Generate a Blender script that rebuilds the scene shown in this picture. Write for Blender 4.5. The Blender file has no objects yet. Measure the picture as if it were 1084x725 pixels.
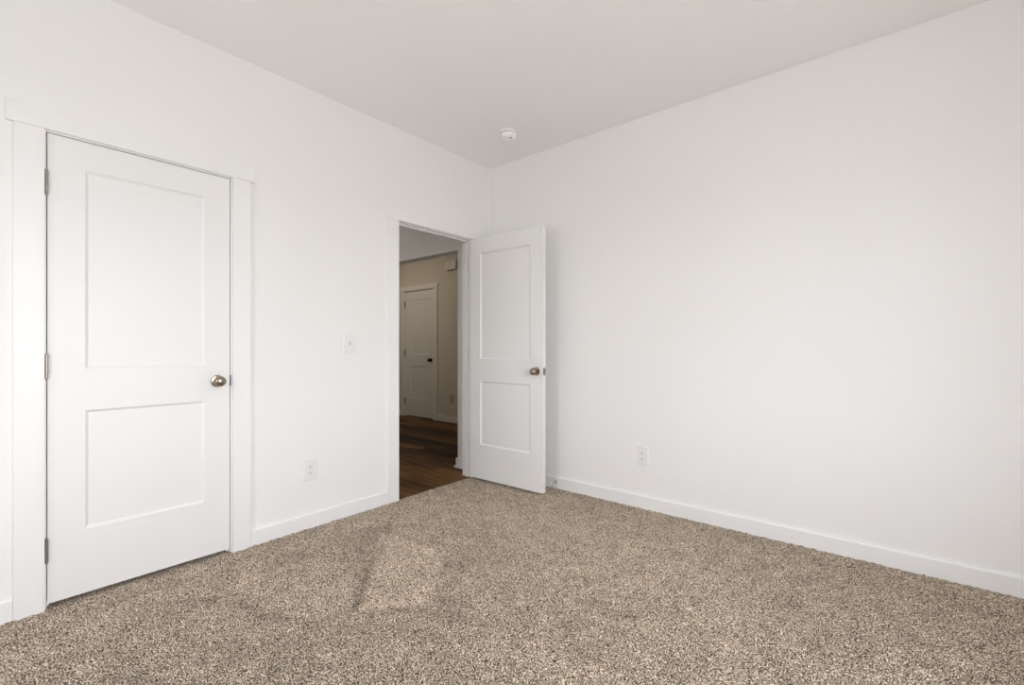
import bpy, bmesh, math
import numpy as np
from mathutils import Vector, Matrix

S = bpy.context.scene
COL = S.collection
PI = math.pi

# ------------------------------------------------------------------ camera
cam_data = bpy.data.cameras.new('camera')
cam = bpy.data.objects.new('camera', cam_data)
COL.objects.link(cam)
cam_data.sensor_fit = 'HORIZONTAL'
cam_data.sensor_width = 36.0
cam_data.lens = 483.19 / 1084 * 36.0
cam_data.shift_y = 5.12 / 1084
cam_data.clip_start = 0.02
cam.location = (2.7977, -3.0570, 1.1274)
cam.rotation_euler = (PI / 2, 0, 0.69055)
S.camera = cam

# ------------------------------------------------------------------ view, world, daylight
S.view_settings.view_transform = 'Standard'
S.view_settings.look = 'None'
S.view_settings.gamma = 1.0
S.view_settings.use_curve_mapping = False
S.view_settings.exposure = 0.0
S.cycles.max_bounces = 16
S.cycles.diffuse_bounces = 12
S.cycles.glossy_bounces = 4
S.cycles.caustics_reflective = False
S.cycles.caustics_refractive = False

SKY_STRENGTH = 12.5
world = bpy.data.worlds.new('sky')
S.world = world
world.use_nodes = True
wn, wl = world.node_tree.nodes, world.node_tree.links
wn.clear()
w_out = wn.new('ShaderNodeOutputWorld')
w_bg = wn.new('ShaderNodeBackground')
w_tc = wn.new('ShaderNodeTexCoord')
w_sep = wn.new('ShaderNodeSeparateXYZ')
w_ramp = wn.new('ShaderNodeValToRGB')
w_map = wn.new('ShaderNodeMapRange')
w_map.inputs['From Min'].default_value = -1.0
w_map.inputs['From Max'].default_value = 1.0
el = w_ramp.color_ramp.elements
el[0].position = 0.0
el[0].color = (0.45, 0.453, 0.458, 1)       # sunlit ground
el[1].position = 1.0
el[1].color = (0.86, 0.93, 1.04, 1)        # overhead sky
e = el.new(0.46); e.color = (0.50, 0.503, 0.51, 1)
e = el.new(0.52); e.color = (0.95, 0.975, 1.02, 1)   # bright hazy horizon
wl.new(w_tc.outputs['Generated'], w_sep.inputs[0])
wl.new(w_sep.outputs['Z'], w_map.inputs['Value'])
wl.new(w_map.outputs['Result'], w_ramp.inputs['Fac'])
wl.new(w_ramp.outputs['Color'], w_bg.inputs['Color'])
w_bg.inputs['Strength'].default_value = SKY_STRENGTH
wl.new(w_bg.outputs[0], w_out.inputs[0])

RX, RY, RH = 3.80, -4.05, 2.743            # bedroom: x 0..RX, y RY..0
# windows behind the camera
WIN_Y0, WIN_Y1, WIN_Z0, WIN_Z1 = -3.00, -1.50, 0.62, 2.08     # window_1 in the wall at x = RX
WIN2_X0, WIN2_X1, WIN2_Z0, WIN2_Z1 = 0.95, 1.45, 0.62, 2.08    # fill_window added as fill light, in the wall at y = RY


def area_light(name, loc, rot, sx, sy, energy=0, color=(1, 1, 1), portal=False):
    d = bpy.data.lights.new(name, 'AREA')
    d.shape = 'RECTANGLE'
    d.size, d.size_y = sx, sy
    d.energy = energy
    d.color = color
    if portal:
        d.cycles.is_portal = True
    o = bpy.data.objects.new(name, d)
    o.location = loc
    o.rotation_euler = rot
    COL.objects.link(o)
    return o


area_light('window_portal', (RX + 0.06, (WIN_Y0 + WIN_Y1) / 2, (WIN_Z0 + WIN_Z1) / 2), (0, PI / 2, 0),
           WIN_Z1 - WIN_Z0, WIN_Y1 - WIN_Y0, portal=True)
area_light('window_portal', ((WIN2_X0 + WIN2_X1) / 2, RY - 0.06, (WIN2_Z0 + WIN2_Z1) / 2), (PI / 2, 0, 0),
           WIN2_X1 - WIN2_X0, WIN2_Z1 - WIN2_Z0, portal=True)
area_light('hall_fill_light', (-3.1, 0.45, 2.735), (0, 0, 0), 0.16, 0.16, 7.0, (1.0, 0.86, 0.68))  # added unseen area light, brightens the dim hall
area_light('passage_fill_light', (-2.5, -0.85, 2.735), (0, 0, 0), 0.16, 0.16, 9.0, (1.0, 0.94, 0.86))  # added unseen area light, lifts the passage wall and header


# ------------------------------------------------------------------ materials
def mat(name):
    m = bpy.data.materials.new(name)
    m.use_nodes = True
    nt = m.node_tree
    return m, nt.nodes, nt.links, nt.nodes['Principled BSDF']


def paint(name, col, rough, bump=0.02, scale=220.0, vary=0.012):
    m, n, l, b = mat(name)
    tc = n.new('ShaderNodeTexCoord')
    nz = n.new('ShaderNodeTexNoise')
    nz.inputs['Scale'].default_value = scale
    nz.inputs['Detail'].default_value = 3
    l.new(tc.outputs['Object'], nz.inputs['Vector'])
    bp = n.new('ShaderNodeBump')
    bp.inputs['Strength'].default_value = bump
    bp.inputs['Distance'].default_value = 0.002
    l.new(nz.outputs['Fac'], bp.inputs['Height'])
    l.new(bp.outputs['Normal'], b.inputs['Normal'])
    nz2 = n.new('ShaderNodeTexNoise')
    nz2.inputs['Scale'].default_value = 1.7
    l.new(tc.outputs['Object'], nz2.inputs['Vector'])
    mx = n.new('ShaderNodeMix')
    mx.data_type = 'RGBA'
    mx.inputs['A'].default_value = (*[c * (1 - vary) for c in col], 1)
    mx.inputs['B'].default_value = (*[min(1, c * (1 + vary)) for c in col], 1)
    l.new(nz2.outputs['Fac'], mx.inputs['Factor'])
    l.new(mx.outputs['Result'], b.inputs['Base Color'])
    b.inputs['Roughness'].default_value = rough
    return m


M_WALL = paint('wall_paint', (0.882, 0.876, 0.868), 0.75, 0.05)
M_CEIL = paint('ceiling_paint', (0.905, 0.903, 0.895), 0.9, 0.05)
M_TRIM = paint('trim_paint', (0.882, 0.878, 0.872), 0.38, 0.01)
M_DOOR = paint('door_paint', (0.850, 0.846, 0.841), 0.42, 0.015)
M_HALL = paint('hall_wall_paint', (0.73, 0.69, 0.615), 0.8, 0.05)
M_PLASTIC = paint('white_plastic', (0.84, 0.836, 0.828), 0.35, 0.0)
M_BRIGHT = paint('bright_white_plastic', (0.94, 0.938, 0.93), 0.4, 0.0)
M_CREAM = paint('cream_plastic', (0.84, 0.80, 0.72), 0.45, 0.0)
M_GRAY = paint('gray_plastic', (0.30, 0.295, 0.285), 0.6, 0.0)
M_RUBBER = paint('white_rubber', (0.86, 0.86, 0.84), 0.6, 0.0)


def simple(name, col, rough, metal=0.0):
    m, n, l, b = mat(name)
    tc = n.new('ShaderNodeTexCoord')
    nz = n.new('ShaderNodeTexNoise')
    nz.inputs['Scale'].default_value = 90
    l.new(tc.outputs['Object'], nz.inputs['Vector'])
    mr = n.new('ShaderNodeMapRange')
    mr.inputs['To Min'].default_value = max(0, rough - 0.05)
    mr.inputs['To Max'].default_value = rough + 0.05
    l.new(nz.outputs['Fac'], mr.inputs['Value'])
    l.new(mr.outputs['Result'], b.inputs['Roughness'])
    b.inputs['Base Color'].default_value = (*col, 1)
    b.inputs['Metallic'].default_value = metal
    return m


M_NICKEL = simple('satin_nickel', (0.36, 0.30, 0.235), 0.22, 1.0)
M_HINGE = simple('hinge_nickel', (0.40, 0.37, 0.33), 0.35, 1.0)
M_BRONZE = simple('dark_bronze', (0.016, 0.013, 0.011), 0.45, 0.5)
M_BLACK = simple('black_hinge_finish', (0.012, 0.010, 0.009), 0.6, 0.0)
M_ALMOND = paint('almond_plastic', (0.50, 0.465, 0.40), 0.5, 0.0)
M_STEEL = simple('steel', (0.55, 0.54, 0.52), 0.3, 1.0)
M_SLOT = simple('dark_slot', (0.03, 0.03, 0.03), 0.8)

# carpet: flecked yarn, mesh attribute holds brushed pile direction plus painted-in broad light and shade
M_CARPET, n, l, b = mat('carpet')
tc = n.new('ShaderNodeTexCoord')
nz = n.new('ShaderNodeTexNoise')
nz.inputs['Scale'].default_value = 215
nz.inputs['Detail'].default_value = 2.0
nz.inputs['Roughness'].default_value = 0.6
l.new(tc.outputs['Object'], nz.inputs['Vector'])
rp = n.new('ShaderNodeValToRGB')
e = rp.color_ramp.elements
e[0].position = 0.41; e[0].color = (0.026, 0.017, 0.011, 1)
e[1].position = 0.61; e[1].color = (0.84, 0.715, 0.565, 1)
q = e.new(0.47); q.color = (0.175, 0.128, 0.092, 1)
q = e.new(0.53); q.color = (0.40, 0.317, 0.236, 1)
l.new(nz.outputs['Fac'], rp.inputs['Fac'])
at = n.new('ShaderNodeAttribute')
at.attribute_name = 'nap_and_light'
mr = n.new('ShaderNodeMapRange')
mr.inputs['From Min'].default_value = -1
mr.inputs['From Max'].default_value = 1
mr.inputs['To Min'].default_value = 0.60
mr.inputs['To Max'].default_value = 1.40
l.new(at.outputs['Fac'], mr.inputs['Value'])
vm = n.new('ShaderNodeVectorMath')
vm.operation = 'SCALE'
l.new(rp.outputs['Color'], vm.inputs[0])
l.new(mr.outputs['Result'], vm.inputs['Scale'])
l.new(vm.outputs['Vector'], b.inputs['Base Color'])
b.inputs['Roughness'].default_value = 0.95
b.inputs['Specular IOR Level'].default_value = 0.1
b.inputs['Sheen Weight'].default_value = 0.25
b.inputs['Sheen Roughness'].default_value = 0.5
b.inputs['Sheen Tint'].default_value = (0.95, 0.88, 0.8, 1)

# dark wood planks, running along x
M_WOOD, n, l, b = mat('wood_planks')
tc = n.new('ShaderNodeTexCoord')
bk = n.new('ShaderNodeTexBrick')
bk.inputs['Scale'].default_value = 1.0
bk.inputs['Brick Width'].default_value = 1.22
bk.inputs['Row Height'].default_value = 0.152
bk.inputs['Mortar Size'].default_value = 0.0012
bk.inputs['Mortar Smooth'].default_value = 0.1
bk.inputs['Bias'].default_value = 0.0
bk.offset = 0.37
bk.inputs['Color1'].default_value = (0.03, 0.03, 0.03, 1)
bk.inputs['Color2'].default_value = (1, 1, 1, 1)
bk.inputs['Mortar'].default_value = (0.0, 0.0, 0.0, 1)
l.new(tc.outputs['Object'], bk.inputs['Vector'])
mp = n.new('ShaderNodeMapping')
mp.inputs['Scale'].default_value = (1.3, 16, 1)
l.new(tc.outputs['Object'], mp.inputs['Vector'])
nz = n.new('ShaderNodeTexNoise')
nz.inputs['Scale'].default_value = 2.2
nz.inputs['Detail'].default_value = 6
nz.inputs['Distortion'].default_value = 0.6
l.new(mp.outputs[0], nz.inputs['Vector'])
ad = n.new('ShaderNodeMix')
ad.data_type = 'RGBA'
ad.inputs['Factor'].default_value = 0.62
l.new(bk.outputs['Color'], ad.inputs['A'])
l.new(nz.outputs['Color'], ad.inputs['B'])
bw = n.new('ShaderNodeRGBToBW')
l.new(ad.outputs['Result'], bw.inputs[0])
rp = n.new('ShaderNodeValToRGB')
e = rp.color_ramp.elements
e[0].position = 0.32; e[0].color = (0.010, 0.005, 0.003, 1)
e[1].position = 0.70; e[1].color = (0.20, 0.10, 0.036, 1)
q = e.new(0.5); q.color = (0.052, 0.025, 0.010, 1)
l.new(bw.outputs[0], rp.inputs['Fac'])
l.new(rp.outputs['Color'], b.inputs['Base Color'])
b.inputs['Roughness'].default_value = 0.5
b.inputs['Specular IOR Level'].default_value = 0.1

M_GLASS = bpy.data.materials.new('window_glass')
M_GLASS.use_nodes = True
n, l = M_GLASS.node_tree.nodes, M_GLASS.node_tree.links
n.clear()
o_ = n.new('ShaderNodeOutputMaterial')
mx = n.new('ShaderNodeMixShader')
tr = n.new('ShaderNodeBsdfTransparent')
gl = n.new('ShaderNodeBsdfGlossy')
gl.inputs['Roughness'].default_value = 0.02
mx.inputs[0].default_value = 0.06
l.new(tr.outputs[0], mx.inputs[1])
l.new(gl.outputs[0], mx.inputs[2])
l.new(mx.outputs[0], o_.inputs[0])


# ------------------------------------------------------------------ helpers
def box(bm, x0, x1, y0, y1, z0, z1):
    vs = [bm.verts.new((x, y, z)) for x in (x0, x1) for y in (y0, y1) for z in (z0, z1)]
    for f in ((0, 1, 3, 2), (4, 6, 7, 5), (0, 4, 5, 1), (2, 3, 7, 6), (0, 2, 6, 4), (1, 5, 7, 3)):
        bm.faces.new([vs[i] for i in f])


def lathe(bm, prof, seg=32, axis='X', centre=(0, 0, 0), sx=1.0):
    """profile of (distance along axis, radius), revolved"""
    rings = []
    c = Vector(centre)
    for a, r in prof:
        ring = []
        if r < 1e-6:
            p = Vector((a, 0, 0)) if axis == 'X' else Vector((0, 0, a)) if axis == 'Z' else Vector((0, a, 0))
            ring = [bm.verts.new(c + p)]
        else:
            for k in range(seg):
                t = 2 * PI * k / seg
                u, v = r * math.cos(t), r * math.sin(t)
                p = Vector((a, u, v)) if axis == 'X' else Vector((u, v, a)) if axis == 'Z' else Vector((u, a, v))
                ring.append(bm.verts.new(c + p))
        rings.append(ring)
    for A, B in zip(rings, rings[1:]):
        for k in range(seg):
            k2 = (k + 1) % seg
            if len(A) == 1 and len(B) > 1:
                bm.faces.new((A[0], B[k], B[k2]))
            elif len(B) == 1 and len(A) > 1:
                bm.faces.new((A[k], B[0], A[k2]))
            elif len(A) > 1:
                bm.faces.new((A[k], B[k], B[k2], A[k2]))
    for R in (rings[0], rings[-1]):
        if len(R) > 1:
            bm.faces.new(R)


def rounded_plate(bm, w, h, d, r, axis_x=0.0, seg=6, cy=0.0, cz=0.0, inset=0.0):
    """rounded rectangle in the local YZ plane, from x = axis_x to axis_x + d, front edge drawn in by inset"""
    pts = []
    for qx, qz, a0 in ((1, 1, 0), (-1, 1, 90), (-1, -1, 180), (1, -1, 270)):
        for k in range(seg + 1):
            a = math.radians(a0 + 90 * k / seg)
            pts.append((qx * (w / 2 - r) + r * math.cos(a), qz * (h / 2 - r) + r * math.sin(a)))
    loops = []
    for x, s in ((axis_x, 0), (axis_x + d * 0.45, 0), (axis_x + d, inset)):
        loops.append([bm.verts.new((x, cy + p[0] * (1 - 2 * s / w), cz + p[1] * (1 - 2 * s / h))) for p in pts])
    n_ = len(pts)
    for A, B in zip(loops, loops[1:]):
        for k in range(n_):
            bm.faces.new((A[k], A[(k + 1) % n_], B[(k + 1) % n_], B[k]))
    bm.faces.new(loops[0][::-1])
    bm.faces.new(loops[-1])


def obj(name, bm, m, parent=None, bevel=0.0, smooth=False, limit=35):
    bmesh.ops.recalc_face_normals(bm, faces=bm.faces)
    me = bpy.data.meshes.new(name)
    bm.to_mesh(me)
    bm.free()
    me.materials.append(m)
    if smooth:
        for p in me.polygons:
            p.use_smooth = True
        me.set_sharp_from_angle(angle=math.radians(40))
    o = bpy.data.objects.new(name, me)
    COL.objects.link(o)
    if parent is not None:
        o.parent = parent
    if bevel:
        bv = o.modifiers.new('edge', 'BEVEL')
        bv.width = bevel
        bv.segments = 2
        bv.limit_method = 'ANGLE'
        bv.angle_limit = math.radians(limit)
    return o


def tag(o, label=None, cat=None, group=None, kind=None):
    if label: o['label'] = label
    if cat: o['category'] = cat
    if group: o['group'] = group
    if kind: o['kind'] = kind
    return o


def empty(name, loc=(0, 0, 0), rotz=0.0):
    o = bpy.data.objects.new(name, None)
    o.location = loc
    o.rotation_euler = (0, 0, rotz)
    o.empty_display_size = 0.05
    COL.objects.link(o)
    return o


def boxes(*bs):
    bm = bmesh.new()
    for q in bs:
        box(bm, *q)
    return bm


# ------------------------------------------------------------------ room shell
WT = 0.115
# openings in the left wall (rough openings, the jambs fill them)
C0, C1 = -2.8195, -2.1050            # closet jamb faces
D0, D1 = -0.990, -0.220              # entry jamb faces
JT = 0.019                            # jamb thickness
HZ = 2.0575                           # underside of head jamb
left = boxes((-WT, 0, RY - WT, C0 - JT, 0, RH), (-WT, 0, C0 - JT, C1 + JT, HZ + JT, RH),
             (-WT, 0, C1 + JT, D0 - JT, 0, RH), (-WT, 0, D0 - JT, D1 + JT, HZ + JT, RH),
             (-WT, 0, D1 + JT, 0.0, 0, RH))
tag(obj('wall_left', left, M_WALL), 'white wall on the left with a closed door and an open doorway', 'wall', kind='structure')
tag(obj('wall_right', boxes((-WT, RX + WT, 0, WT, 0, RH)), M_WALL),
    'long bare white wall on the right with one outlet', 'wall', kind='structure')
rear = boxes((RX, RX + WT, RY - WT, WIN_Y0, 0, RH), (RX, RX + WT, WIN_Y1, 0, 0, RH),
             (RX, RX + WT, WIN_Y0, WIN_Y1, 0, WIN_Z0), (RX, RX + WT, WIN_Y0, WIN_Y1, WIN_Z1, RH))
tag(obj('wall_rear', rear, M_WALL), 'white wall behind the camera with a wide window', 'wall', kind='structure')
front = boxes((0, WIN2_X0, RY - WT, RY, 0, RH), (WIN2_X1, RX, RY - WT, RY, 0, RH),
              (WIN2_X0, WIN2_X1, RY - WT, RY, 0, WIN2_Z0), (WIN2_X0, WIN2_X1, RY - WT, RY, WIN2_Z1, RH))
tag(obj('wall_near', front, M_WALL), 'white wall behind the camera with an added narrow window', 'wall', kind='structure')
tag(obj('ceiling', boxes((-WT, RX + WT, RY - WT, WT, RH, RH + 0.1)), M_CEIL),
    'flat pale gray painted ceiling of the bedroom', 'ceiling', kind='structure')

# ------------------------------------------------------------------ carpet (real pile relief)
rng = np.random.default_rng(7)
STEP = 0.0045
gx = np.arange(-0.004, RX + STEP, STEP)
gy = np.arange(RY, 0.0 + STEP, STEP)
nx, ny = len(gx), len(gy)
GX, GY = np.meshgrid(gx, gy, indexing='ij')


def blur(a, k):
    for _ in range(k):
        a = (a + np.roll(a, 1, 0) + np.roll(a, -1, 0)) / 3
        a = (a + np.roll(a, 1, 1) + np.roll(a, -1, 1)) / 3
    return a


def unit(a):
    return (a - a.mean()) / a.std()


H = 0.0021 * unit(blur(rng.standard_normal((nx, ny)), 1)) + 0.0011 * unit(blur(rng.standard_normal((nx, ny)), 3))
JX = GX + 0.0012 * rng.standard_normal((nx, ny))
JY = GY + 0.0012 * rng.standard_normal((nx, ny))
H -= 0.0015


def inside(poly, soft):
    """soft mask of a convex or concave polygon on the floor"""
    P = np.array(poly)
    m = np.zeros_like(GX, bool)
    dmin = np.full_like(GX, 9.0)
    for (x0, y0), (x1, y1) in zip(P, np.roll(P, -1, 0)):
        c = ((y0 > GY) != (y1 > GY)) & (GX < (x1 - x0) * (GY - y0) / (y1 - y0 + 1e-12) + x0)
        m ^= c
        dx, dy = x1 - x0, y1 - y0
        t = np.clip(((GX - x0) * dx + (GY - y0) * dy) / (dx * dx + dy * dy), 0, 1)
        dmin = np.minimum(dmin, np.hypot(GX - x0 - t * dx, GY - y0 - t * dy))
    sd = np.where(m, dmin, -dmin)
    return np.clip(0.5 + sd / soft, 0, 1)


def streak(x0, y0, x1, y1, w0, w1):
    dx, dy = x1 - x0, y1 - y0
    t = np.clip(((GX - x0) * dx + (GY - y0) * dy) / (dx * dx + dy * dy), 0, 1)
    d = np.hypot(GX - x0 - t * dx, GY - y0 - t * dy)
    return np.clip(1 - d / (w0 + (w1 - w0) * t), 0, 1)


nap_and_light = 0.13 * unit(blur(rng.standard_normal((nx, ny)), 60)) + 0.11 * unit(blur(rng.standard_normal((nx, ny)), 14))
NAP_LIGHT_MARKS = [
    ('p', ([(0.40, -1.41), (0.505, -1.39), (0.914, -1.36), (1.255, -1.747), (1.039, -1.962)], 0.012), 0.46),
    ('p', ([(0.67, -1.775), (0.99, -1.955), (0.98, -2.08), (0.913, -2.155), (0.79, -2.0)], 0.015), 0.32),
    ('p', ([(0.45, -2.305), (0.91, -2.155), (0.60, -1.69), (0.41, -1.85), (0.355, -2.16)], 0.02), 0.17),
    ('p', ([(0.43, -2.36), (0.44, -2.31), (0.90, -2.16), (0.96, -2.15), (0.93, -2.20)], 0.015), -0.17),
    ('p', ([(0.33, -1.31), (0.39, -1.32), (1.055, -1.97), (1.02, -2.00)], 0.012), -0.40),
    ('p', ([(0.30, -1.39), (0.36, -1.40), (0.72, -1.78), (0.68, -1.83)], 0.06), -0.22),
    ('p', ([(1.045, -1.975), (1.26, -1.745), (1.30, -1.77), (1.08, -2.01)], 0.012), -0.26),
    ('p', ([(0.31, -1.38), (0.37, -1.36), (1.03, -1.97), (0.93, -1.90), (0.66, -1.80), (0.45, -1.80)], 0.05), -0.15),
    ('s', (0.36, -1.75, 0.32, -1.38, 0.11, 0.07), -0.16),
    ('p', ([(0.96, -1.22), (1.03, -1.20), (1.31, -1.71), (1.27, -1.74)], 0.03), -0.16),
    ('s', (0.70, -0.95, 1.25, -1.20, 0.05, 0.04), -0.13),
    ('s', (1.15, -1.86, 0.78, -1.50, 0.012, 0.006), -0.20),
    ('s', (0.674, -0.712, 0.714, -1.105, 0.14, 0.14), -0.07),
    ('s', (2.2, -0.74, 2.26, -1.09, 0.35, 0.35), 0.14),  # broad light on the right side, painted into the carpet colour
    ('s', (1.37, -1.19, 1.9, -0.89, 0.30, 0.30), 0.10),  # same painted-in light, middle of the floor
    ('s', (0.9, -2.65, 1.7, -2.35, 0.60, 0.60), -0.20),  # broad shade at the near left, painted into the carpet colour
    ('s', (0.25, -0.9, 1.6, -0.6, 0.9, 0.9), 0.26),  # far carpet lightened, brightness painted into the colour
]
for kind_, args, gain in NAP_LIGHT_MARKS:
    nap_and_light = nap_and_light + 1.35 * gain * (inside(*args) if kind_ == 'p' else streak(*args))
co = np.stack([JX, JY, H], -1).reshape(-1, 3).astype(np.float32)
idx = np.arange(nx * ny).reshape(nx, ny)
quads = np.stack([idx[:-1, :-1], idx[1:, :-1], idx[1:, 1:], idx[:-1, 1:]], -1).reshape(-1, 4).astype(np.int32)
me = bpy.data.meshes.new('carpet')
me.vertices.add(len(co))
me.vertices.foreach_set('co', co.ravel())
me.loops.add(quads.size)
me.loops.foreach_set('vertex_index', quads.ravel())
me.polygons.add(len(quads))
me.polygons.foreach_set('loop_start', np.arange(0, quads.size, 4, dtype=np.int32))
me.update()
me.validate()
a_ = me.attributes.new('nap_and_light', 'FLOAT', 'POINT')
a_.data.foreach_set('value', nap_and_light.reshape(-1).astype(np.float32))
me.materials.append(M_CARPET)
carpet = bpy.data.objects.new('floor', me)
COL.objects.link(carpet)
tag(carpet, 'beige and brown flecked carpet covering the bedroom floor', 'carpet', kind='structure')
tag(obj('floor_closet', boxes((-0.75, -0.004, -3.2, -1.7, -0.06, -0.006)), M_CARPET), 'dark carpet strip under the closed white door', 'carpet', kind='structure')
tag(obj('floor_hall', boxes((-6.0, -0.0045, -1.66, 1.9, -0.05, -0.004)), M_WOOD),
    'dark brown wood plank floor seen through the open doorway', 'floor', kind='structure')

# ------------------------------------------------------------------ hall beyond the doorway
HY, HX = -0.06, -0.344
hdr = boxes((HX, -WT, HY, HY + WT, 0, RH), (-1.75, HX, HY, HY + WT, 2.045, RH), (-6.0, -1.75, HY, HY + WT, 0, RH))
tag(obj('wall_passage', hdr, M_WALL), 'gray-white passage wall with a squared opening just beyond the doorway', 'wall', kind='structure')
FY = 1.655
tag(obj('wall_hall', boxes((-6.0, -3.412, FY, FY + WT, 0, RH), (-2.662, 0.0, FY, FY + WT, 0, RH),
              (-3.412, -2.662, FY, FY + WT, 2.064, RH), (-3.5, -2.5, FY + WT, FY + WT + 0.02, 0, 2.2)), M_HALL),
    'dim tan hall wall behind the distant white door', 'wall', kind='structure')
tag(obj('wall_hall_end', boxes((-6.1, -6.0, -1.66, FY + WT, 0, RH)), M_HALL), 'unseen far end wall of the hall', 'wall', kind='structure')
tag(obj('wall_hall_return', boxes((-WT, 0.0, WT, FY, 0, RH)), M_HALL), 'unseen near end wall of the hall', 'wall', kind='structure')
tag(obj('wall_passage_side', boxes((-6.0, -WT, -1.66, -1.56, 0, RH)), M_WALL), 'unseen wall along the near side of the passage', 'wall', kind='structure')
tag(obj('ceiling_hall', boxes((-6.1, -WT, -1.66, FY + WT, RH, RH + 0.1)), M_CEIL), 'dim ceiling over the hall', 'ceiling', kind='structure')
closet = boxes((-0.85, -0.75, -3.3, -1.66, 0, RH), (-0.75, -WT, -3.3, -3.2, 0, RH), (-0.75, -WT, -3.2, -1.66, RH - .05, RH))
tag(obj('wall_closet', closet, M_WALL), 'unseen walls inside the closet', 'wall', kind='structure')


# ------------------------------------------------------------------ baseboards
def baseboard(name, label, *bs):
    o = obj(name, boxes(*bs), M_TRIM, bevel=0.003)
    return tag(o, label, 'baseboard', kind='structure')


BH, BT = 0.086, 0.014
baseboard('baseboard_left', 'white baseboard on the left wall between the closed door and the doorway',
          (0, BT, C1 + 0.0965, D0 - 0.0975, -0.004, BH))
baseboard('baseboard_corner', 'short white baseboard at the far left edge beside the closed door', (0, BT, RY + BT, C0 - 0.0975, -0.004, BH))
baseboard('baseboard_right', 'long white baseboard along the right wall', (BT, RX - BT, -BT, 0, -0.004, BH))
baseboard('baseboard_nook', 'short white baseboard in the corner behind the open door', (0, BT, D1 + 0.0965, 0, -0.004, BH))
baseboard('baseboard_rear', 'white baseboard behind the camera under the wide window', (RX - BT, RX, RY, 0, -0.004, BH))
baseboard('baseboard_near', 'white baseboard under the added narrow window behind the camera', (BT, RX - BT, RY, RY + BT, -0.004, BH))
bm = boxes((HX - BT, -WT, HY - BT, HY, -0.004, BH), (HX - BT, HX, HY, HY + WT, -0.004, BH))
box(bm, HX - BT - .012, -WT, HY - BT - .012, HY - BT, -0.004, 0.014)
box(bm, HX - BT - .012, HX - BT, HY - BT, HY + WT, -0.004, 0.014)
tag(obj('baseboard_passage', bm, M_TRIM, bevel=0.003), 'white baseboard wrapping the wall corner just inside the hall', 'baseboard', kind='structure')
baseboard('baseboard_hall', 'white baseboard on the hall wall right of the distant door', (-2.585, -WT, FY - BT, FY, -0.004, BH))
baseboard('baseboard_hall_far', 'white baseboard on the hall wall left of the distant door', (-5.9, -3.50, FY - BT, FY, -0.004, BH))


# ------------------------------------------------------------------ door builders (local: x along the width from the hinge, y = 0 room face .. -0.035, z up)
DT = 0.035


def leaf(bm, w, h, holes, rec=0.009, ramp=0.011):
    """door skin with two recessed panel openings; holes = (x0, x1, z0, z1)"""
    xs = sorted({0, w, holes[0][0], holes[0][1]})
    zs = sorted({0, h, *[q for ho in holes for q in ho[2:]]})
    for yf, s in ((0.0, -1), (-DT, 1)):
        V = {(i, k): bm.verts.new((x, yf, z)) for i, x in enumerate(xs) for k, z in enumerate(zs)}
        for i in range(len(xs) - 1):
            for k in range(len(zs) - 1):
                hole = any(abs(xs[i] - ho[0]) < 1e-6 and abs(zs[k] - ho[2]) < 1e-6 for ho in holes)
                c = [V[i, k], V[i + 1, k], V[i + 1, k + 1], V[i, k + 1]]
                if not hole:
                    bm.faces.new(c)
                else:
                    x0, x1, z0, z1 = xs[i], xs[i + 1], zs[k], zs[k + 1]
                    d = yf + s * rec
                    i_ = [bm.verts.new((x0 + ramp, d, z0 + ramp)), bm.verts.new((x1 - ramp, d, z0 + ramp)),
                          bm.verts.new((x1 - ramp, d, z1 - ramp)), bm.verts.new((x0 + ramp, d, z1 - ramp))]
                    for j in range(4):
                        bm.faces.new((c[j], c[(j + 1) % 4], i_[(j + 1) % 4], i_[j]))
        for (i0, k0) in [(0, k) for k in range(len(zs))]:
            pass
    # edge band
    a = [bm.verts.new((x, y, z)) for x in (0, w) for y in (0, -DT) for z in (0, h)]
    for f in ((0, 1, 3, 2), (4, 6, 7, 5), (0, 2, 6, 4), (1, 5, 7, 3)):
        bm.faces.new([a[t] for t in f])
    bmesh.ops.remove_doubles(bm, verts=bm.verts, dist=1e-5)


KNOB = [(0.0, 0.0325), (0.004, 0.0325), (0.0075, 0.030), (0.009, 0.020), (0.012, 0.0125), (0.024, 0.011), (0.030, 0.0135),
        (0.034, 0.020), (0.039, 0.0255), (0.046, 0.0280), (0.053, 0.0265), (0.059, 0.0215), (0.063, 0.0135), (0.0645, 0.0)]


def build_knob(parent, x, z, m, face):
    """face 0: room side (+y), 1: hall side (-y)"""
    kb = bmesh.new()
    s = 1 if face == 0 else -1
    y0 = 0.0 if face == 0 else -DT
    lathe(kb, [(y0 + s * a, r) for a, r in KNOB[4:]], 36, 'Y', (x, 0, z))
    k = obj('knob', kb, m, parent, smooth=True)
    rb = bmesh.new()
    lathe(rb, [(y0 + s * a, r) for a, r in KNOB[:5]], 36, 'Y', (x, 0, z))
    obj('rosette', rb, m, k, smooth=True)
    return k


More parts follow.
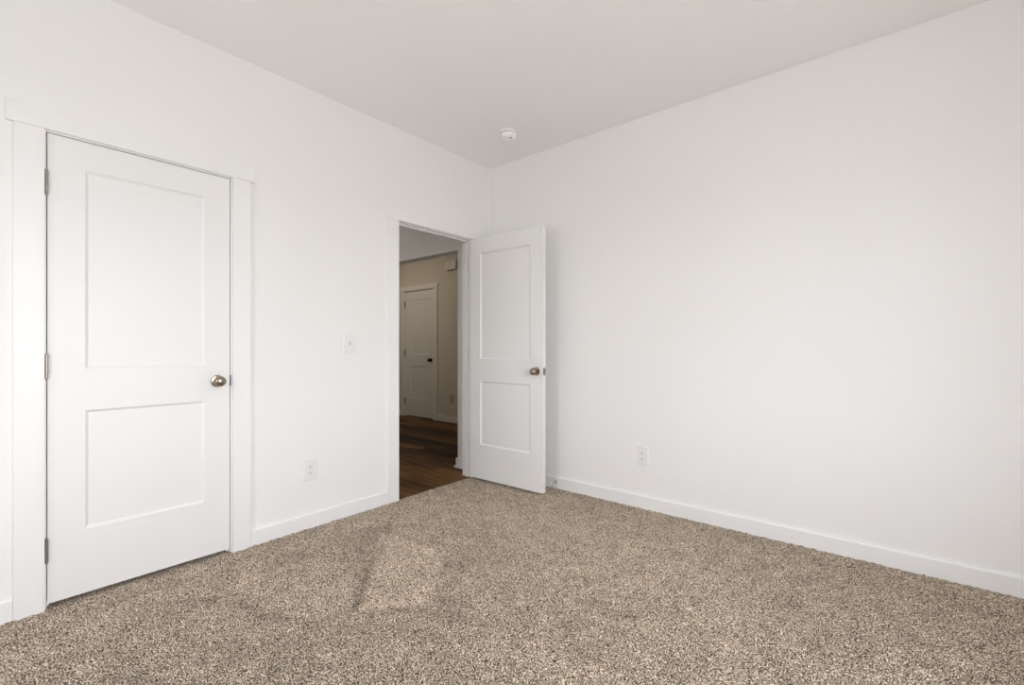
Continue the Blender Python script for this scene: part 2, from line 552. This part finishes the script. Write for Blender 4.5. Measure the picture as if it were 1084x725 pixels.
def build_hinge(parent, z, m, bare_leaf=False):
    hb = bmesh.new()
    L = 0.102
    for k in range(5):                      # five knuckles
        z0 = z - L / 2 + k * L / 5
        lathe(hb, [(z0 + 0.0006, 0.0066), (z0 + L / 5 - 0.0006, 0.0066)], 20, 'Z', (-0.0035, 0.0062, 0))
    lathe(hb, [(z - L / 2 - 0.004, 0.0030), (z - L / 2 - 0.002, 0.0048), (z - L / 2, 0.0050)], 16, 'Z', (-0.0035, 0.0062, 0))
    lathe(hb, [(z + L / 2, 0.0050), (z + L / 2 + 0.002, 0.0048), (z + L / 2 + 0.004, 0.0030)], 16, 'Z', (-0.0035, 0.0062, 0))
    hg = obj('hinge', hb, m, parent, smooth=True)
    lb = bmesh.new()
    box(lb, -0.0022, -0.0004, -0.030, 0.0045, z - L / 2, z + L / 2)
    obj('hinge_leaf', lb, m, hg)
    return hg


def build_door(name, w, h, stile, zs, m_knob, m_hinge, knob_z, label, bare=False, flip=False):
    d = empty(name)
    tag(d, label, 'door', kind='structure')
    holes = [(stile, w - stile, zs[0], zs[1]), (stile, w - stile, zs[2], zs[3])]
    bm = bmesh.new()
    leaf(bm, w, h, holes)
    obj('door_leaf', bm, M_DOOR, d, bevel=0.0015, limit=60)
    for ho in holes:
        obj('panel', boxes((ho[0] + 0.0108, ho[1] - 0.0108, -DT + 0.009, -0.009, ho[2] + 0.0108, ho[3] - 0.0108)), M_DOOR, d)
    for z in (0.232, 1.025, 1.818):
        build_hinge(d, z, m_hinge)
    build_knob(d, w - 0.060, knob_z, m_knob, 0)
    build_knob(d, w - 0.060, knob_z, m_knob, 1)
    lp = bmesh.new()
    box(lp, w - 0.001, w + 0.0012, -DT / 2 - 0.0125, -DT / 2 + 0.0125, knob_z - 0.028, knob_z + 0.028)
    lt = obj('latch_plate', lp, m_knob, d, bevel=0.0004)
    bb = bmesh.new()
    box(bb, w + 0.001, w + (0.010 if bare else 0.0026), -DT / 2 - 0.006, -DT / 2 + 0.006, knob_z - 0.007, knob_z + 0.007)
    obj('latch_bolt', bb, m_knob, lt, bevel=0.001)
    if flip:                                # hung on the other hand
        for o in d.children_recursive:
            o.data.transform(Matrix.Diagonal((1, -1, 1, 1)))
            o.data.flip_normals()
    return d


ZS = (0.287, 0.823, 1.011, 1.906)
# closed door on the left wall, face flush with the wall, hinged on its left
d1 = build_door('door_1', 0.706, 2.032, 0.1205, ZS, M_NICKEL, M_HINGE, 0.925,
                'closed white two-panel door on the left wall with a nickel knob', flip=True)
d1.location = (0, -2.816, 0.0205)
d1.rotation_euler = (0, 0, PI / 2)
# open door in the corner, swung into the room about its hinge pin
d2 = build_door('door_2', 0.763, 2.032, 0.1205, ZS, M_NICKEL, M_HINGE, 0.925,
                'white two-panel door standing open against the right wall', bare=True)
PIN = Vector((0.0085, -0.2170, 0))
ANG = math.radians(1.2)
d2.rotation_euler = (0, 0, ANG)
d2.location = PIN - Matrix.Rotation(ANG, 3, 'Z') @ Vector((-0.0035, 0.0062, 0)) + Vector((0, 0, 0.018))
# distant door in the hall
d3 = build_door('door_3', 0.706, 2.022, 0.1205, (0.287, 0.815, 1.003, 1.888), M_BRONZE, M_BLACK, 0.915,
                'distant white door in the dim hall with a dark knob and dark hinges', flip=True)
d3.location = (-3.390, FY, 0.012)


# ------------------------------------------------------------------ door frames
def door_frame(name, label, a, b, cw_a, cw_b, top, head_top, wall_t, stop, strike, loc, rotz, over=0.021):
    """local: x along the wall, room side at y = 0 facing -y, jamb faces at x = a and x = b"""
    t = empty(name, loc, rotz)
    tag(t, label, 'door frame', kind='structure')
    obj('jamb', boxes((a - JT, a, 0, wall_t, -0.004, top), (b, b + JT, 0, wall_t, -0.004, top),
                      (a - JT, b + JT, 0, wall_t, top, top + JT)), M_TRIM, t, bevel=0.001)
    s0, s1 = DT + 0.003, DT + 0.035
    if stop:
        obj('stop_molding', boxes((a, a + 0.011, s0, s1, -0.003, top), (b - 0.011, b, s0, s1, -0.003, top),
                                  (a + 0.011, b - 0.011, s0, s1, top - 0.011, top)), M_TRIM, t, bevel=0.002)
    zc = top + 0.005
    obj('casing', boxes((a - 0.006 - cw_a, a - 0.006, -0.0175, 0, -0.004, zc)), M_TRIM, t, bevel=0.0015)
    obj('casing', boxes((b + 0.006, b + 0.006 + cw_b, -0.0175, 0, -0.004, zc)), M_TRIM, t, bevel=0.0015)
    obj('head_casing', boxes((a - 0.006 - cw_a - over, b + 0.006 + cw_b + over, -0.0215, 0, zc, head_top)), M_TRIM, t, bevel=0.0015)
    for x, z, m in strike:
        sp = boxes((x - 0.0012, x + 0.0012, -0.002, 0.026, z - 0.029, z + 0.029))
        obj('strike_plate', sp, m, t)
    return t


# local x -> +y, local y -> -x : rotate by +90 degrees
door_frame('trim_1', 'white flat casing around the closed door on the left wall', C0, C1, 0.0915, 0.0905, HZ, 2.147, WT, True,
           [(C1 - 0.0004, 0.9455, M_BRONZE)], (0, 0, 0), PI / 2)
door_frame('trim_2', 'white flat casing around the open doorway to the hall', D0, D1, 0.0915, 0.0905, HZ, 2.147, WT, True,
           [(D0 + 0.0004, 0.943, M_HINGE)], (0, 0, 0), PI / 2, over=0.020)
door_frame('trim_3', 'pale casing around the distant door in the dim hall', -3.393, -2.681, 0.0905, 0.0905, 2.043, 2.125, WT, True,
           [], (0, FY - 0.0005, 0), 0)
# ------------------------------------------------------------------ windows behind the camera
def window(name, label, loc, rotz, w, h):
    """local: x along the wall, centred; y = 0 inner wall face, +y outwards; z from the sill"""
    t = empty(name, loc, rotz)
    tag(t, label, 'window', kind='structure')
    f = 0.04
    obj('window_frame', boxes((-w / 2, -w / 2 + f, 0.04, 0.10, 0, h), (w / 2 - f, w / 2, 0.04, 0.10, 0, h),
                              (-w / 2 + f, w / 2 - f, 0.04, 0.10, 0, f), (-w / 2 + f, w / 2 - f, 0.04, 0.10, h - f, h),
                              (-w / 2 + f, w / 2 - f, 0.05, 0.09, h / 2 - 0.02, h / 2 + 0.02)), M_TRIM, t, bevel=0.002)
    obj('pane', boxes((-w / 2 + f, w / 2 - f, 0.068, 0.072, f, h / 2 - 0.02)), M_GLASS, t)
    obj('pane', boxes((-w / 2 + f, w / 2 - f, 0.068, 0.072, h / 2 + 0.02, h - f)), M_GLASS, t)
    obj('sill', boxes((-w / 2 - 0.04, w / 2 + 0.04, -0.03, 0.0, -0.022, 0.0)), M_TRIM, t, bevel=0.003)
    return t


window('window_1', 'wide window behind the camera lighting the bedroom', (RX, (WIN_Y0 + WIN_Y1) / 2, WIN_Z0), -PI / 2,
       WIN_Y1 - WIN_Y0, WIN_Z1 - WIN_Z0)


window('fill_window', 'added narrow window behind the camera, fill light for the open door', ((WIN2_X0 + WIN2_X1) / 2, RY, WIN2_Z0), PI,
       WIN2_X1 - WIN2_X0, WIN2_Z1 - WIN2_Z0)


# ------------------------------------------------------------------ wall plates (local: x out of the wall, y sideways, z up, origin at the plate centre)
def screw(parent, z, y=0.0, x=0.0062):
    b_ = bmesh.new()
    lathe(b_, [(x - 0.001, 0.0031), (x + 0.0004, 0.0031), (x + 0.0009, 0.0022), (x + 0.001, 0.0)], 16, 'X', (0, y, z))
    return obj('screw', b_, M_PLASTIC, parent, smooth=True)


def outlet(label, loc, rotz, m=None, detail=True):
    m = m or M_PLASTIC
    t = empty('power_outlet', loc, rotz)
    tag(t, label, 'outlet', 'duplex wall outlets')
    b_ = bmesh.new()
    rounded_plate(b_, 0.084, 0.132, 0.0065, 0.004, inset=0.003)
    obj('wall_plate', b_, m, t)
    for z in (0.0195, -0.0195):
        b_ = bmesh.new()
        rounded_plate(b_, 0.034, 0.029, 0.0085, 0.012, cz=z, inset=0.0008)
        r = obj('receptacle', b_, m, t)
        for y, h_ in ((-0.0065, 0.0090), (0.0065, 0.0075)):
            obj('slot', boxes((0.0078, 0.0088, y - 0.0013, y + 0.0013, z + 0.003 - h_ / 2, z + 0.003 + h_ / 2)), M_SLOT, r)
        g = bmesh.new()
        lathe(g, [(0.0078, 0.0026), (0.0088, 0.0026)], 16, 'X', (0, 0, z - 0.0085))
        obj('ground_hole', g, M_SLOT, r)
    screw(t, 0.0)
    return t


outlet('white duplex outlet on the left wall between the closed door and the doorway', (0, -1.657, 0.362), 0)
outlet('white duplex outlet on the bare right wall past the open door', (1.462, 0, 0.366), -PI / 2)
outlet('dim pale outlet on the distant hall wall beside the hall door', (-2.272, FY, 0.345), -PI / 2, M_ALMOND)

sw = empty('light_switch', (0, -1.388, 1.1545))
tag(sw, 'white toggle light switch on the left wall beside the doorway casing', 'light switch')
b_ = bmesh.new()
rounded_plate(b_, 0.084, 0.132, 0.0065, 0.004, inset=0.003)
obj('wall_plate', b_, M_PLASTIC, sw)
b_ = bmesh.new()
rounded_plate(b_, 0.0105, 0.0245, 0.0072, 0.001, inset=0.0003)
tf = obj('toggle_frame', b_, M_GRAY, sw)
b_ = bmesh.new()
vs = [b_.verts.new(v) for v in ((0.005, -0.0042, -0.006), (0.005, 0.0042, -0.006), (0.005, 0.0042, 0.0055), (0.005, -0.0042, 0.0055),
                                (0.0185, -0.0034, 0.005), (0.0185, 0.0034, 0.005), (0.0165, 0.0034, 0.0115), (0.0165, -0.0034, 0.0115))]
for f in ((0, 1, 2, 3), (4, 5, 6, 7), (0, 1, 5, 4), (1, 2, 6, 5), (2, 3, 7, 6), (3, 0, 4, 7)):
    b_.faces.new([vs[i] for i in f])
obj('toggle', b_, M_PLASTIC, sw, bevel=0.001)
screw(sw, 0.0302)
screw(sw, -0.0302)

# ------------------------------------------------------------------ smoke detector (origin on the ceiling)
sd = empty('smoke_detector', (0.594, -0.429, RH))
tag(sd, 'round white smoke detector on the ceiling near the corner', 'smoke detector')
b_ = bmesh.new()
lathe(b_, [(0.0, 0.069), (-0.006, 0.069), (-0.011, 0.066), (-0.0125, 0.060), (-0.0125, 0.0)], 48, 'Z')
obj('mounting_base', b_, M_BRIGHT, sd, smooth=True)
b_ = bmesh.new()
lathe(b_, [(-0.0122, 0.047), (-0.0190, 0.047), (-0.0190, 0.0)], 48, 'Z')
obj('vent_slot', b_, M_SLOT, sd, smooth=True)
b_ = bmesh.new()
lathe(b_, [(-0.0180, 0.046), (-0.0180, 0.0570), (-0.023, 0.058), (-0.036, 0.0555), (-0.046, 0.050), (-0.052, 0.041), (-0.0545, 0.028), (-0.055, 0.0)], 48, 'Z')
cv = obj('cover', b_, M_BRIGHT, sd, smooth=True)
b_ = bmesh.new()
lathe(b_, [(-0.046, 0.009), (-0.0535, 0.009), (-0.055, 0.007), (-0.055, 0.0)], 24, 'Z', (0.029, -0.012, 0))
obj('test_button', b_, M_GRAY, cv, smooth=True)
b_ = bmesh.new()
lathe(b_, [(-0.030, 0.003), (-0.0530, 0.003), (-0.0535, 0.0)], 12, 'Z', (-0.012, -0.036, 0))
obj('indicator_light', b_, M_GRAY, cv, smooth=True)

# ------------------------------------------------------------------ door stop screwed to the right baseboard
ds = empty('door_stop', (0.738, -BT, 0.053), 0)
tag(ds, 'small metal door stop with a white tip on the right baseboard behind the open door', 'door stop')
b_ = bmesh.new()
lathe(b_, [(0.0, 0.0125), (-0.003, 0.0125), (-0.006, 0.009), (-0.009, 0.005)], 24, 'Y')
obj('mounting_flange', b_, M_STEEL, ds, smooth=True)
b_ = bmesh.new()
prof = [(-0.008, 0.0)]
for k in range(31):                        # coiled spring body
    prof.append((-0.008 - 0.0018 * k, 0.0050 if k % 2 else 0.0040))
prof.append((-0.063, 0.0))
lathe(b_, prof, 18, 'Y')
obj('spring', b_, M_STEEL, ds, smooth=True)
b_ = bmesh.new()
lathe(b_, [(-0.061, 0.0065), (-0.070, 0.0070), (-0.075, 0.0055), (-0.0755, 0.0)], 20, 'Y')
obj('rubber_tip', b_, M_RUBBER, ds, smooth=True)

# ------------------------------------------------------------------ door chime high on the hall wall
dc = empty('door_chime', (-2.265, FY, 2.350))
tag(dc, 'small boxy door chime high on the dim hall wall', 'door chime')
obj('cover', boxes((-0.115, 0.115, -0.042, -0.004, -0.060, 0.068)), M_CREAM, dc, bevel=0.006)
obj('backplate', boxes((-0.105, 0.105, -0.006, 0.0, -0.063, 0.060)), M_GRAY, dc, bevel=0.001)
ch = obj('sounder', boxes((-0.060, 0.060, -0.030, -0.006, -0.072, -0.058)), M_GRAY, dc, bevel=0.003)
